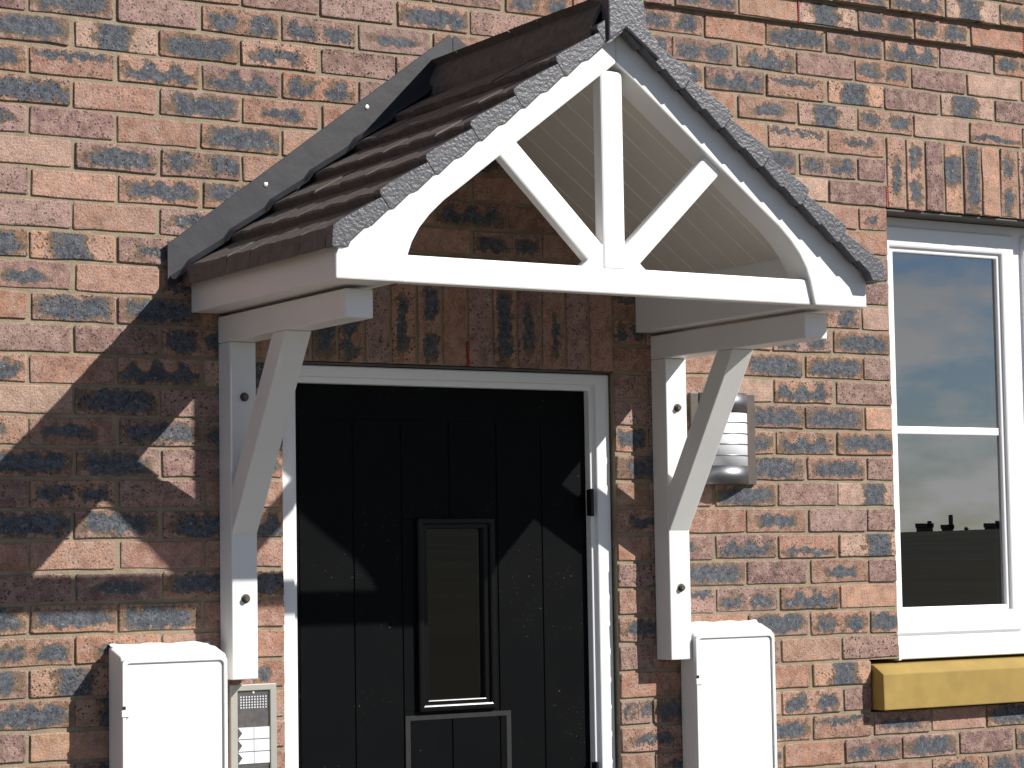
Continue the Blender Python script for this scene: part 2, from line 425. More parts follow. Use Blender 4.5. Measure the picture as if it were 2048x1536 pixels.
def finish_brick_mesh(name, V, F, UV, A, B1, B2, loc, parent):
    me = bpy.data.meshes.new(name)
    me.from_pydata([(v[0] - loc[0], v[1] - loc[1], v[2] - loc[2]) for v in V], [], F)
    set_attr(me, 'buv', 'FLOAT_VECTOR', UV); set_attr(me, 'base', 'FLOAT_COLOR', A)
    set_attr(me, 'blob', 'FLOAT_COLOR', B1); set_attr(me, 'blob2', 'FLOAT_COLOR', B2)
    me.materials.append(BRICK); me.update()
    o = bpy.data.objects.new(name, me); C.objects.link(o); o.parent = parent
    org = ORIG[parent.name]
    o.location = (loc[0] - org.x, loc[1] - org.y, loc[2] + Z0 - org.z)
    return o

# what the photograph shows, course by course: left half-brick index + scorch type
SEEN = {
 -6: '26d 28?', -5: '19o 21m 23k 25h 27m', -4: '14? 16m 18y 20h 22m 24m 26o 28?',
 -3: '9p 11m 13? 15m 17o 19d 21m 23k 25p 27m', -2: '2? 4p 6p 8d 10p 12? 14? 16m 18k 20p 22m 24p 26y 28?',
 -1: '-3p -1d 1p 3m 5m 7e 9o 15? 17k 19s 21h 23p 25h 27p', 0: '-2d 0h 2d 4e 6p 8? 16? 18e 20h 22m 24y 26s 28?',
 1: '-3m -1s 1k 3k 5m 7p 17? 19s 21e', 2: '-2d 0o 2d 4e 6o 18? 20m 22p', 3: '-3e -1p 1o 3d 5o 9? 19y 21p',
 4: '-2y 0d 2m 4o 8? 10o 20o 22e', 5: '-3p -1o 1d 3d 9k 11o 21o', 6: '-2p 0o 2e 8o 10m 12o 22p',
 7: '-3d -1h 1e 21p', 8: '-2e 0o 2? 14? 20m 22y', 9: '-3o -1d 1d 13m 17o 19m 21d', 10: '-2p 0p 2m 4o 14o 16o 18d 20d 22p',
 11: '-3m -1o 1k 3? 13p 15o 17y 19k 21p', 12: '-2y 0d 2p 4o 14p 16? 18d 20d 22y', 13: '-3e -1e 1d 3? 13d 15? 17d 19k 21d',
 14: '-2d 0d 2p 4? 14d 18d 20d 22p', 15: '-3p -1m 1p 3o 13o 15o 17d 19p 21h', 16: '-2d 0d 2d 4k 14e 16o 18e 20p 22p',
 17: '-3o -1o 1o 3o 13o 15e 17k 19s 21h', 18: '-2p 0e 2d 4d 14p 16d 18p 20e 22p', 19: '-3d -1d 1d 3o 13o 15s 17m 19k 21y',
 20: '-2m 0e 2o 4o 14d 16o 18d 20m 22d', 21: '-3d -1h 3e 13p 15? 17p 19o 21p', 22: '-2d 0? 4o 14o 18o 20h 22d',
 23: '-3p -1y 3o 13m 15? 17y 19m 21p', 24: '-2d 0? 4o 14e 18d 20s 22e 24o 26d', 25: '13o 15? 17m 19o 21m 23d 25p 27?',
 26: '20? 22o 24e 26m'}
SEEN = {r: {int(t[:-1]): t[-1] for t in s.split()} for r, s in SEEN.items()}
RANDOM = 'ddddeekkmmhsooooopppppy'
TV, TF, TU, TA, TB, TC = [], [], [], [], [], []
def put_brick(x0, x1, z0, z1, yf, code, seen, vert=False):
    half = (z1 - z0 if vert else x1 - x0) < .15
    base, b1, b2 = look(rnd.choice(RANDOM) if code == '?' else code, half)
    V, F, UV = brick_geo(x0, x1, z0, z1, yf, rnd.random(), vert)
    n = len(V)
    if seen:
        finish_brick_mesh('brick', V, F, UV, [base] * n, [b1] * n, [b2] * n, ((x0 + x1) / 2, 0.05, (z0 + z1) / 2), wall)
    else:
        o = len(TV)
        TV.extend(V); TF.extend(tuple(i + o for i in f) for f in F); TU.extend(UV); TA.extend([base] * n); TB.extend([b1] * n); TC.extend([b2] * n)

g = 0.005
for r in range(-20, 39):
    for i in range(-24 - (r % 2), 52, 2):
        a, b = i, i + 2
        if r >= 8:                                         # door opening with its soldier course
            if a >= DL and b <= DR: continue
            if a < DL < b: b = DL
            elif a < DR < b: a = DR
        if 1 <= r < 22:                                    # window opening with its soldier course
            if a >= WL and b <= WR: continue
            if a < WL < b: b = WL
            elif a < WR < b: a = WR
        if r in (22, 23):                                  # stone sill
            if a >= WL - 1 and b <= WR + 1: continue
            if a < WL - 1 < b: b = WL - 1
            elif a < WR + 1 < b: a = WR + 1
        if b <= a: continue
        c = SEEN.get(r, {}).get(i)
        jx = rnd.uniform(-.0035, .0035)
        xa, xb = a * HB + g + (0 if a in (DR, WR) else jx), b * HB - g + (0 if b in (DL, WL) else jx)
        zj = rnd.uniform(-.0012, .0012)
        put_brick(xa, xb, -(r + 1) * CR + g + zj, -r * CR - g + zj, proj_of(r), c or '?', c is not None)
for x0, x1, r, cnt, vis in ((DL * HB, DR * HB, 8, 13, 13), (WL * HB, WR * HB, 1, 16, 8)):
    pw = (x1 - x0) / cnt
    codes = 'ppdeopdddpyok' if r == 8 else 'hmpyepyd????????'
    codes = 'mdkpemopdeepo' if r == 8 else 'emphdymd????????'
    for k in range(cnt):
        put_brick(x0 + k * pw + .0045, x0 + (k + 1) * pw - .0045, -(r + 3) * CR + .004 + rnd.uniform(-.002, .002), -r * CR - .006, 0.0, codes[k], k < vis, True)
rest = finish_brick_mesh('brickwork', TV, TF, TU, TA, TB, TC, (1.06, 0.05, 0), wall)
rest['kind'] = 'stuff'

# red plastic weep vents in the joints
def weep(x, z0, z1, y, wd=.0075):
    bm = bmesh.new(); n = 9; hh = (z1 - z0) / n
    add_box(bm, x - wd / 2, x + wd / 2, y + .004, y + .03, z0, z1)
    for k in range(n): add_box(bm, x - wd / 2 + .0006, x + wd / 2 - .0006, y - .001, y + .006, z0 + k * hh + hh * .1, z0 + k * hh + hh * .62)
    bm_obj('weep_vent', bm, RED, wall)
weep(20 * HB, 4 * CR - .070, 4 * CR - .006, -.018)
weep(28 * HB, 4 * CR - .070, 4 * CR - .006, -.018)
weep(WL * HB - .001, -4 * CR + .004, -4 * CR + .070, 0)
weep(DL * HB + 7 * (DR - DL) * HB / 13, -11 * CR + .004, -11 * CR + .07, 0)

# lintels
box('lintel', DL * HB - .004, DR * HB + .004, .012, .1, zd - .0035, zd + .0015, LINT, wall, 0)
box('lintel', WL * HB - .004, WR * HB + .004, .010, .16, zs - .005, zs + .0005, LINT, wall, 0)

# dark room behind
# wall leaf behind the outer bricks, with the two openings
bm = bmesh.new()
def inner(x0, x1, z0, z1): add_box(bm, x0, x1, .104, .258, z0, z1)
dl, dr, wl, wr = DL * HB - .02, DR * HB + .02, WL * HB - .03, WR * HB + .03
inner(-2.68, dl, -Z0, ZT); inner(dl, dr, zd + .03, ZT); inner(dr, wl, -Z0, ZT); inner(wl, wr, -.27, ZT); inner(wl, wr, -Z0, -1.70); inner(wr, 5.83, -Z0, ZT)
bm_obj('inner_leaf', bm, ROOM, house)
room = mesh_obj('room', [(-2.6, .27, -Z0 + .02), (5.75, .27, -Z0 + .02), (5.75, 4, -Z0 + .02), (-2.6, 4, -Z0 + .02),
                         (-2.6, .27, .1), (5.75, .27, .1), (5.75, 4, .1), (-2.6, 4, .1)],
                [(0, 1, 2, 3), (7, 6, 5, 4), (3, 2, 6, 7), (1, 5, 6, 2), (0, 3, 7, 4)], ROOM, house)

# ---------------------------------------------------------------- door
door = thing('door', house.location); door.parent = house; door.location = (0, 0, 0); ORIG[door.name] = ORIG[house.name].copy()
FY = .022
def ring_prism(name, xo0, xo1, zo0, zo1, xi0, xi1, zi0, zi1, y0, y1, mat, parent, bev=.003):
    """rectangular frame: outer and inner rectangles"""
    bm = bmesh.new()
    o = [(xo0, zo0), (xo1, zo0), (xo1, zo1), (xo0, zo1)]; i = [(xi0, zi0), (xi1, zi0), (xi1, zi1), (xi0, zi1)]
    vs = {}
    for nm, poly in (('o', o), ('i', i)):
        for yy, tag in ((y0, 'f'), (y1, 'b')): vs[nm + tag] = [bm.verts.new((p[0], yy, p[1])) for p in poly]
    for k in range(4):
        j = (k + 1) % 4
        bm.faces.new((vs['of'][k], vs['of'][j], vs['if'][j], vs['if'][k])); bm.faces.new((vs['ob'][j], vs['ob'][k], vs['ib'][k], vs['ib'][j]))
        bm.faces.new((vs['of'][j], vs['of'][k], vs['ob'][k], vs['ob'][j])); bm.faces.new((vs['if'][k], vs['if'][j], vs['ib'][j], vs['ib'][k]))
    if bev: bevel(bm, bev, 2)
    return bm_obj(name, bm, mat, parent)
zdb = -Z0 + .03
ring_prism('door_frame', .5580, 1.5735, zdb, -.8305, .600, 1.528, zdb + .05, -.860, FY, .10, UPVC, door, .004)
ring_prism('frame_rebate', .560, 1.570, zdb + .01, -.835, .612, 1.514, zdb + .06, -.876, FY + .012, .098, UPVC, door, .003)
LX0, LX1, LZ0, LZ1 = .990, 1.190, -1.718, -1.240      # hole for the lite
DY = .058
bm = bmesh.new()
for x0, x1, z0, z1 in ((.602, LX0, zdb + .02, -.866), (LX1, 1.526, zdb + .02, -.866), (LX0, LX1, LZ1, -.866), (LX0, LX1, zdb + .02, LZ0)):
    add_box(bm, x0, x1, DY, .095, z0, z1)
bm_obj('door_leaf', bm, DOOR, door)
gx = [.628, .786, .929, 1.075, 1.223, 1.366, 1.505]
gz = -.966
for a, b in zip(gx, gx[1:]):
    bm = bmesh.new(); a += .0022; b -= .0022
    segs = [(zdb + .05, gz)]
    if b > LX0 - .02 and a < LX1 + .02: segs = [(LZ1 + .012, gz), (zdb + .05, LZ0 - .012)]
    for z0, z1 in segs:
        if len(segs) > 1 and (a < LX0 - .02 or b > LX1 + .02):
            # planks that run past the lite are notched beside it
            pass
        add_box(bm, a, b, DY - .0027, DY + .001, z0, z1)
    if len(segs) > 1:
        if a < LX0 - .02: add_box(bm, a, LX0 - .014, DY - .0027, DY + .001, LZ0 - .012, LZ1 + .012)
        if b > LX1 + .02: add_box(bm, LX1 + .014, b, DY - .0027, DY + .001, LZ0 - .012, LZ1 + .012)
    bevel(bm, .0012, 1)
    bm_obj('plank', bm, DOOR, door)
# moulded lite surround, two steps, and pane
ring_prism('lite_moulding', LX0 - .020, LX1 + .020, LZ0 - .016, LZ1 + .016, LX0 - .002, LX1 + .002, LZ0 + .002, LZ1 - .002, DY - .016, DY + .002, GLOSSB, door, .005)
ring_prism('lite_bead', LX0 - .006, LX1 + .006, LZ0 - .004, LZ1 + .004, LX0 + .014, LX1 - .014, LZ0 + .014, LZ1 - .014, DY - .008, DY + .012, GLOSSB, door, .003)
mesh_obj('lite_pane', [(LX0, DY + .008, LZ0), (LX1, DY + .008, LZ0), (LX1, DY + .008, LZ1), (LX0, DY + .008, LZ1)], [(0, 1, 2, 3)], DGLASS, door)
box('lite_glint_strip', LX1 - .0215, LX1 - .0170, DY + .0095, DY + .014, LZ0 + .02, LZ1 - .02, SCREW, door, .001)  # bright strip added to imitate the sun glint along the pane edge
# residue of the tape round a letter-plate cut-out
bm = bmesh.new()
for x0, x1, z0, z1 in ((.934, 1.258, -1.755, -1.742), (.934, .948, -2.10, -1.755), (1.244, 1.258, -2.10, -1.755)):
    add_box(bm, x0, x1, DY - .0033, DY - .0029, z0, z1)
bm_obj('tape_residue', bm, RESID, door)
for z in (-1.185, -1.93):
    bm = bmesh.new(); lathe(bm, [(.0045, -.038), (.0055, -.036), (.0055, .036), (.0045, .038)], (1.510, FY - .001, z), 'z', 12)
    add_box(bm, 1.506, 1.516, FY, FY + .02, z - .036, z + .036)
    bm_obj('hinge', bm, HINGE, door)

# ---------------------------------------------------------------- window
win = thing('window', house.location); win.parent = house; win.location = (0, 0, 0); ORIG[win.name] = ORIG[house.name].copy()
WX0, WX1 = WL * HB + .002, WR * HB - .002
SY, OY = .090, .104
ZF0, ZF1 = -1.612, zs - .007
mull = [(WX0, WX0 + .045), (3.186, 3.232), (WX1 - .045, WX1)]
bm = bmesh.new()
for a, b in mull: add_box(bm, a, b, OY, .165, ZF0 + .04, ZF1 - .035)
add_box(bm, WX0, WX1, OY, .165, ZF0, ZF0 + .04); add_box(bm, WX0, WX1, OY, .165, ZF1 - .035, ZF1)
bm_obj('window_frame', bm, UPVC, win)
for a, b in ((2.618, 3.186), (3.228, WX1 - .033)):
    z0, z1 = -1.581, -.335
    s = ring_prism('casement', a, b, z0, z1, a + .052, b - .054, z0 + .062, z1 - .064, SY, OY + .03, UPVC, win, .006)
    ring_prism('glazing_bead', a + .050, b - .052, z0 + .058, z1 - .062, a + .072, b - .068, z0 + .078, z1 - .079, SY + .010, OY + .02, UPVC, win, .004)
    gy = SY + .022
    mesh_obj('pane', [(a + .06, gy, z0 + .06), (b - .06, gy, z0 + .06), (b - .06, gy, z1 - .06), (a + .06, gy, z1 - .06)], [(0, 1, 2, 3)], GLASS, win)
    box('glazing_bar', a + .066, b - .068, gy - .004, gy + .014, -.974, -.950, UPVC, win, .003)
    box('spacer_bar', b - .0825, b - .0805, gy + .012, gy + .02, z0 + .07, z1 - .07, ALU, win, 0)
prism('cill', [(.102, -1.6125), (.030, -1.6125), (.010, -1.618), (.006, -1.624), (.006, -1.653), (.012, -1.655), (.102, -1.648)], WX0 - .002 + .0, WX1, UPVC, win, 'x', .0015, 1, 10)
box('cill_end_cap', WX0 - .004, WX0 + .006, .004, .060, -1.657, -1.6115, UPVC, win, .002)
prism('sill', [(.10, -1.6565), (-.002, -1.666), (-.046, -1.692), (-.048, -1.797), (.10, -1.797)], (WL - 1) * HB + .004, (WR + 1) * HB - .004, SILL, win, 'x', .003, 2, 12)
box('window_board', WX0 - .02, WX1 + .02, .168, .36, -1.62, -1.598, UPVC, win, .004)

# things on the window board inside
sb = thing('spray_bottle', (3.20, .25, -1.597 + Z0), 'red-headed spray bottle with blue label on the sill inside the window', 'bottle')
bm = bmesh.new(); lathe(bm, [(.030, 0), (.034, .006), (.034, .085), (.026, .11), (.013, .13), (.012, .14)], (3.20, .25, -1.597), 'z', 20); bm_obj('body', bm, BLUE, sb, True)
bm = bmesh.new(); lathe(bm, [(.0345, .14), (.0345, .142)], (3.20, .25, -1.597), 'z', 4); bm.free()
bm = bmesh.new(); lathe(bm, [(.016, .14), (.017, .165), (.014, .18)], (3.20, .25, -1.597), 'z', 16); bm_obj('collar', bm, REDB, sb)
bm = bmesh.new(); add_prism(bm, [(3.165, -1.417), (3.17, -1.385), (3.19, -1.372), (3.225, -1.378), (3.265, -1.388), (3.265, -1.400), (3.23, -1.404), (3.225, -1.417)], .238, .262); bevel(bm, .003, 2); bm_obj('trigger_head', bm, REDB, sb)
cup = thing('cup', (3.285, .23, -1.597 + Z0), 'small pale cup on the sill inside the window, right of the spray bottle', 'cup')
bm = bmesh.new(); lathe(bm, [(.016, 0), (.022, .055), (.020, .055), (.015, .004)], (3.285, .23, -1.597), 'z', 18); bm_obj('body', bm, UPVC, cup, True)
bm = bmesh.new(); lathe(bm, [(.0222, .052), (.0226, .056), (.0205, .056)], (3.285, .23, -1.597), 'z', 18); bm_obj('rim', bm, UPVC, cup)

# ---------------------------------------------------------------- gallows brackets
def bracket(dx, label):
    b = thing('gallows_bracket', (.418 + dx, 0, -1.62 + Z0), label, 'bracket', 'brackets that carry the porch canopy')
    x0, x1 = .3805 + dx, .4505 + dx
    box('post', x0, x1, -.072, -.001, -1.621, -.7875, WHITE, b, .003)
    box('beam', x0 - .001, x1 + .001, -.688, -.0015, -.7870, -.7205, WHITE, b, .0035)
    prism('brace', [(-.0722, -1.266), (-.382, -.7876), (-.308, -.7876), (-.0722, -1.150)], x0 + .001, x1 - .001, WHITE, b, 'x', .0025)
    for z in (-.925, -1.423):
        bm = bmesh.new(); lathe(bm, [(.0115, 0), (.0115, -.002), (.0075, -.0022), (.0078, -.010), (.006, -.0115), (.0, -.0115)][:5], (x0 + .037, -.0722, z), 'y', 14)
        bm_obj('bolt', bm, BOLT, b)
    return b
bracket(0.0, 'white gallows bracket between the intercom and the black door, left of the door')
bracket(1.3205, 'white gallows bracket to the right of the black door, beside the steel wall light')

# ---------------------------------------------------------------- porch canopy
can = thing('porch_canopy', (1.065, 0, -.7205 + Z0), 'white gabled porch canopy with brown tiled roof over the black door', 'canopy')
CX = 1.065; SL = .735; ca = 1 / math.sqrt(1 + SL * SL); sa = SL * ca
mir = lambda poly: [(2 * CX - x, z) for x, z in poly][::-1]
DF = -.785
# gable bargeboards with curved foot (one moulded piece each side)
half = [(.306, -.7135), (.306, -.640), (.30, -.629), (CX, -.629 + SL * (CX - .30)), (CX, -.158)]
inn = [(.70, -.434), (.640, -.480), (.585, -.521), (.548, -.555), (.520, -.588), (.500, -.622), (.488, -.655), (.474, -.7135)]
left = half + inn
prism('bargeboard', left, DF, -.700, WHITE, can, 'y', .004, 2, 30)
prism('bargeboard', mir(left), DF, -.700, WHITE, can, 'y', .004, 2, 30)
# fascia boxes back to the wall
fb = [(.308, -.7120), (.308, -.640), (.478, -.510), (.478, -.7120)]
prism('fascia', fb, -.6995, -.001, WHITE, can, 'y', .002)
prism('fascia', mir(fb), -.6995, -.001, WHITE, can, 'y', .002)
# collar, king post, raking struts
FB0, FB1 = -.775, -.742
box('collar', .478, 1.652, FB0, FB1, -.7125, -.6495, WHITE, can, .004)
box('king_post', 1.024, 1.088, FB0 - .001, FB1 + .001, -.655, -.176, WHITE, can, .005)
def strut(p, q, wd):
    d = Vector((q[0] - p[0], q[1] - p[1])).normalized(); nrm = Vector((-d.y, d.x)) * wd / 2
    return [(p[0] + nrm.x, p[1] + nrm.y), (p[0] - nrm.x, p[1] - nrm.y), (q[0] - nrm.x, q[1] - nrm.y), (q[0] + nrm.x, q[1] + nrm.y)]
st = strut((1.028, -.640), (.753, -.375), .060)
prism('strut', st, FB0 + .002, FB1 - .002, WHITE, can, 'y', .005)
prism('strut', [(x - .016, z) for x, z in mir(st)], FB0 + .002, FB1 - .002, WHITE, can, 'y', .005)
prism('hub', [(.960, -.652), (.975, -.640), (1.026, -.590), (1.086, -.590), (1.137, -.640), (1.152, -.652)], FB0 + .001, FB1 - .001, WHITE, can, 'y', .004)
# opaque fill put between lining and tiles to stop light leaks
zl = lambda x: -.150 - SL * abs(x - CX)
zr = lambda x: -.0285 - SL * abs(x - CX)
deck = [(.33, zl(.33) + .016), (CX, zl(CX) + .016), (2 * CX - .33, zl(.33) + .016), (2 * CX - .33, zr(.33) - .030), (CX, zr(CX) - .030), (.33, zr(.33) - .030)]
prism('roof_fill', deck, -.699, -.002, DARK, can, 'y', 0)
prism('roof_front_fill', [(.33, zr(.33) - .050), (CX, zr(CX) - .050), (2 * CX - .33, zr(.33) - .050), (2 * CX - .33, zr(.33) - .032), (CX, zr(CX) - .032), (.33, zr(.33) - .032)], -.786, -.6995, DARK, can, 'y', 0)
# lining boards running down the slope, with paler strips added to brighten each groove
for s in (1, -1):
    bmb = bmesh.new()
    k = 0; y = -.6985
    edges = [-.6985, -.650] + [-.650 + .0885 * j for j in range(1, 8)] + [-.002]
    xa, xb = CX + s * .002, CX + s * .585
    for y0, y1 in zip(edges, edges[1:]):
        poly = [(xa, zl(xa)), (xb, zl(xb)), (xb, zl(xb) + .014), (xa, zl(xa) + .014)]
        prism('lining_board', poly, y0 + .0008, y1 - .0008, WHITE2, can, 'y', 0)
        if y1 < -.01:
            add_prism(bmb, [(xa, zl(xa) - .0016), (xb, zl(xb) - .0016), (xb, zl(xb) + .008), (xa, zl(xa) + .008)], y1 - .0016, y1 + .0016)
    bm_obj('groove_strips', bmb, GROOVE, can)
# tiles
TG = .1177
trnd = random.Random(5)
for s in (-1, 1):
    for j in range(6, -1, -1):
        xn = .278 + TG * j                              # nose on the left slope
        for c in range(6):
            y0 = -.792 + c * .130 + (.0 if j % 2 else .0); y1 = y0 + .1288
            if c == 5: y1 = -.010
            V = []; F = []; K = 7
            lift = trnd.uniform(-.0016, .0016); ph = trnd.uniform(0, 6.28); am = trnd.uniform(.0006, .0017)
            for k in range(K):
                t = k / (K - 1); y = y0 + (y1 - y0) * t
                wv = am * math.sin(2 * math.pi * t + ph) - .0020 * (2 * t - 1) ** 2 + lift + trnd.uniform(-.0006, .0006)
                up_, nb = (j < 6), -.030
                L_ = .1177 / ca + .02
                for sd, nn in ((-L_, -.0225 + lift), (-L_ * .5, -.010 + wv * .6), (-.008, .0005 + wv), (.0, -.003 + wv), (.001, -.020 + wv * .5), (-L_ * .6, -.032)):
                    # sd along the slope (down positive) from the nose, nn normal to it
                    X = xn - (sd * ca) - nn * sa; Zz = zr(xn) - sd * sa + nn * ca
                    if j == 0 and sd > .0005: X, Zz = xn - .002, -.6495
                    V.append((X if s < 0 else 2 * CX - X, y, Zz))
            m_ = 6
            for k in range(K - 1):
                for q in range(m_):
                    a, b2 = k * m_ + q, k * m_ + (q + 1) % m_
                    F.append((a, b2, b2 + m_, a + m_) if s < 0 else (b2, a, a + m_, b2 + m_))
            F.append(tuple(range(m_))[::-1] if s < 0 else tuple(range(m_))); F.append(tuple(range((K - 1) * m_, K * m_)) if s < 0 else tuple(range((K - 1) * m_, K * m_))[::-1])
            mesh_obj('roof_tile', V, F, TILE, can)
# verge caps, one per course, stepped along both edges
def P2(xn, sd, nn): return (xn - sd * ca - nn * sa, zr(xn) - sd * sa + nn * ca)
for s in (-1, 1):
    for j in range(7):
        xn = .278 + TG * j; Lc = TG / ca
        if j == 6: Lc *= .5
        poly = [P2(xn, -Lc + .0003, -.013), P2(xn, -.03, .0025), P2(xn, -.006, .003), P2(xn, .0, -.003)]
        if j == 0: poly += [(.277, -.646), (.279, -.649), (.318, -.6485), (.328, -.628)]
        else: poly += [P2(xn, .0, -.043), P2(xn, -.006, -.0505)]
        if j < 6: poly += [P2(xn, -Lc * .5 + .004, -.044), P2(xn, -Lc * .5 - .003, -.0505), P2(xn, -Lc + .007, -.044), P2(xn, -Lc + .0003, -.043)]
        else: poly += [P2(xn, -Lc + .001, -.046)]
        if s > 0: poly = mir(poly)
        prism('verge_cap', poly, -.8235, -.7935, VERGE, can, 'y', .0018, 2, 35)
# ridge and its block end
rp_ = [(.983, -.092), (.992, -.062), (1.008, -.030), (1.030, -.004), (CX, .010)]
rprof = rp_ + [(2 * CX - x, z) for x, z in rp_[:-1]][::-1]
rin = [(x, z - .018) for x, z in rprof][::-1]
prism('ridge_tile', rprof + rin, -.800, -.014, TILE, can, 'y', 0)
be = [(1.014, -.118), (1.014, -.004), (1.020, .014), (1.034, .026), (1.098, .026), (1.112, .014), (1.118, -.010), (1.123, -.058), (1.136, -.086), (1.160, -.108), (1.160, -.150), (CX, -.0815)]
prism('ridge_end_block', be, -.832, -.800, VERGE, can, 'y', .004, 2, 30)
# flashing dressed up the wall
def flash(poly, y0, y1): return prism('flashing', poly, y0, y1, FLASH, can, 'y', .001, 1)
fl = [(.2385, -.652), (.2385, -.546), (1.055, .066), (1.0648, .0575), (1.0648, -.045), (.2985, -.630)]
f1 = flash(fl, -.0155, -.0125)
flash(mir([(x, z) for x, z in fl]), -.0155, -.0125)
# step of lead lapped on to the tiles
for s in (-1, 1):
    V = []; F = []
    xs = [.245 + k * (1.02 - .245) / 48 for k in range(49)]
    for x in xs:
        fj = ((x - .278) / TG) % 1.0
        step = -.024 * (1 - fj) if x > .278 else 0       # follows the saw-tooth of the courses
        zz = zr(x) - .012 * fj + .003
        V.append((x if s < 0 else 2 * CX - x, -.0155, zz + .012)); V.append((x if s < 0 else 2 * CX - x, -.028, zz + .004)); V.append((x if s < 0 else 2 * CX - x, -.045, zz + .0005))
    for k in range(48):
        for q in (0, 1):
            a = k * 3 + q
            F.append((a, a + 1, a + 4, a + 3) if s < 0 else (a + 3, a + 4, a + 1, a))
    mesh_obj('flashing_lap', V, F, FLASH, can, True)
for x, z in ((.508, -.379), (.802, -.154)):
    bm = bmesh.new(); lathe(bm, [(.0062, 0), (.0062, -.0015), (.003, -.0022)], (x, -.0156, z), 'y', 14); bm_obj('screw', bm, SCREW, f1)

# ---------------------------------------------------------------- meter boxes
def meter_box(x0, x1, zt_, dep, label, h=.62):
    o = thing('meter_box', ((x0 + x1) / 2, 0, zt_ - h + Z0), label, 'meter box', 'white utility meter boxes on the wall')
    zb = zt_ - h
    bm = bmesh.new(); add_box(bm, x0 + .004, x1 - .004, -.028, -.001, zb, zt_ + .026); bevel(bm, .010, 3); bm_obj('back_flange', bm, BOXM, o)
    bm = bmesh.new()
    poly = [(-.024, zb), (-dep, zb), (-dep, zt_ - .006), (-dep + .006, zt_ + .002), (-.024, zt_ + .022)]
    add_prism(bm, poly, x0, x1, 'x'); bevel(bm, .007, 3, 20); bm_obj('case', bm, BOXM, o)
    # raised rim round the recessed lid
    def rr(xa, xb, za, zb_, r_, n=6):
        out = []
        for cx_, cz_, t0 in ((xb - r_, zb_ - r_, 0), (xa + r_, zb_ - r_, 90), (xa + r_, za + r_, 180), (xb - r_, za + r_, 270)):
            for k in range(n + 1):
                t = R(t0 + 90 * k / n); out.append((cx_ + r_ * math.cos(t), cz_ + r_ * math.sin(t)))
        return out
    A = rr(x0 + .0008, x1 - .0008, zb + .001, zt_ - .003, .012); B = rr(x0 + .0105, x1 - .0105, zb + .012, zt_ - .0135, .011)
    bm = bmesh.new(); n_ = len(A)
    q = [[bm.verts.new((p[0], yy, p[1])) for p in pp] for pp, yy in ((A, -dep - .006), (B, -dep - .006), (B, -dep + .004), (A, -dep + .004))]
    for k in range(4):
        for i_ in range(n_):
            j_ = (i_ + 1) % n_
            bm.faces.new((q[k][i_], q[k][j_], q[(k + 1) % 4][j_], q[(k + 1) % 4][i_]))
    bevel(bm, .0018, 2, 50); bm_obj('rim', bm, BOXM, o)
    prism('lid', rr(x0 + .0135, x1 - .0135, zb + .015, zt_ - .0165, .009), -dep - .0008, -dep + .006, BOXM, o, 'y', .001, 1, 50)
    # bead of sealant along the top of the flange
    mr_ = random.Random(int(x0 * 1000)); V = []; F = []; m_ = 40
    for k in range(m_ + 1):
        x = x0 + .006 + (x1 - x0 - .012) * k / m_; hh = .0036 + .0014 * math.sin(k * .42 + x0 * 9) + .0006 * math.sin(k * .97)
        V += [(x, -.016, zt_ + .0255), (x, -.010, zt_ + .026 + hh * .8), (x, -.001, zt_ + .026 + hh)]
    for k in range(m_):
        for q_ in (0, 1): a_ = k * 3 + q_; F.append((a_, a_ + 3, a_ + 4, a_ + 1))
    mesh_obj('sealant', V, F, BOXM, o, True)
    bm = bmesh.new(); add_box(bm, x0 - .003, x0 + .020, -dep - .0085, -dep + .004, zt_ - .140, zt_ - .124); bevel(bm, .0015, 1); bm_obj('catch', bm, BOXM, o)
    bm = bmesh.new(); add_box(bm, x0 + .001, x0 + .009, -dep - .0068, -dep, zt_ - .122, zt_ - .114); bm_obj('keyhole', bm, DARK, o)
    return o
meter_box(.080, .354, -1.556, .097, 'white meter box at the lower left, left of the intercom panel')
meter_box(1.774, 2.050, -1.551, .080, 'white meter box right of the door, below the wall light')

# ---------------------------------------------------------------- intercom
ic = thing('intercom', (.464, 0, -1.94 + Z0), 'grey door intercom panel with speaker grille and white name cards', 'intercom')
ix0, ix1, iz1, iz0 = .402, .528, -1.6365, -1.94
ring_prism('surround', ix0, ix1, iz0, iz1, .4215, .5105, iz0 + .018, iz1 - .016, -.0135, -.001, ALU, ic, .002)
box('panel', .4218, .5102, -.0085, -.002, iz0 + .0185, iz1 - .0165, PANEL, ic, 0)
bm = bmesh.new()
for a in range(10):
    for b in range(5): lathe(bm, [(.00235, 0), (.0018, -.0012)], (.432 + a * .0076, -.0086, -1.668 - b * .0066), 'y', 8)
bm_obj('speaker_grille', bm, CARD, ic)
bm = bmesh.new(); lathe(bm, [(.003, 0), (.003, -.001), (.0015, -.0018)], (.466, -.0086, -1.6575), 'y', 10); bm_obj('indicator', bm, CARD, ic)
for r_ in range(3):
    z1 = -1.7425 - r_ * .0305
    bm = bmesh.new(); add_prism(bm, [(.4228, z1 - .0005), (.4345, z1 - .0145), (.4228, z1 - .0288), (.4655, z1 - .0288), (.4655, z1 - .0005)], -.0105, -.0080); bm_obj('name_card', bm, CARD, ic)
    box('name_card', .4672, .5090, -.0105, -.0080, z1 - .0288, z1 - .0005, CARD, ic, 0)
    bm = bmesh.new(); add_prism(bm, [(.4224, z1 - .002), (.4325, z1 - .0145), (.4224, z1 - .027)], -.0112, -.0080); bm_obj('call_button', bm, PANEL, ic)

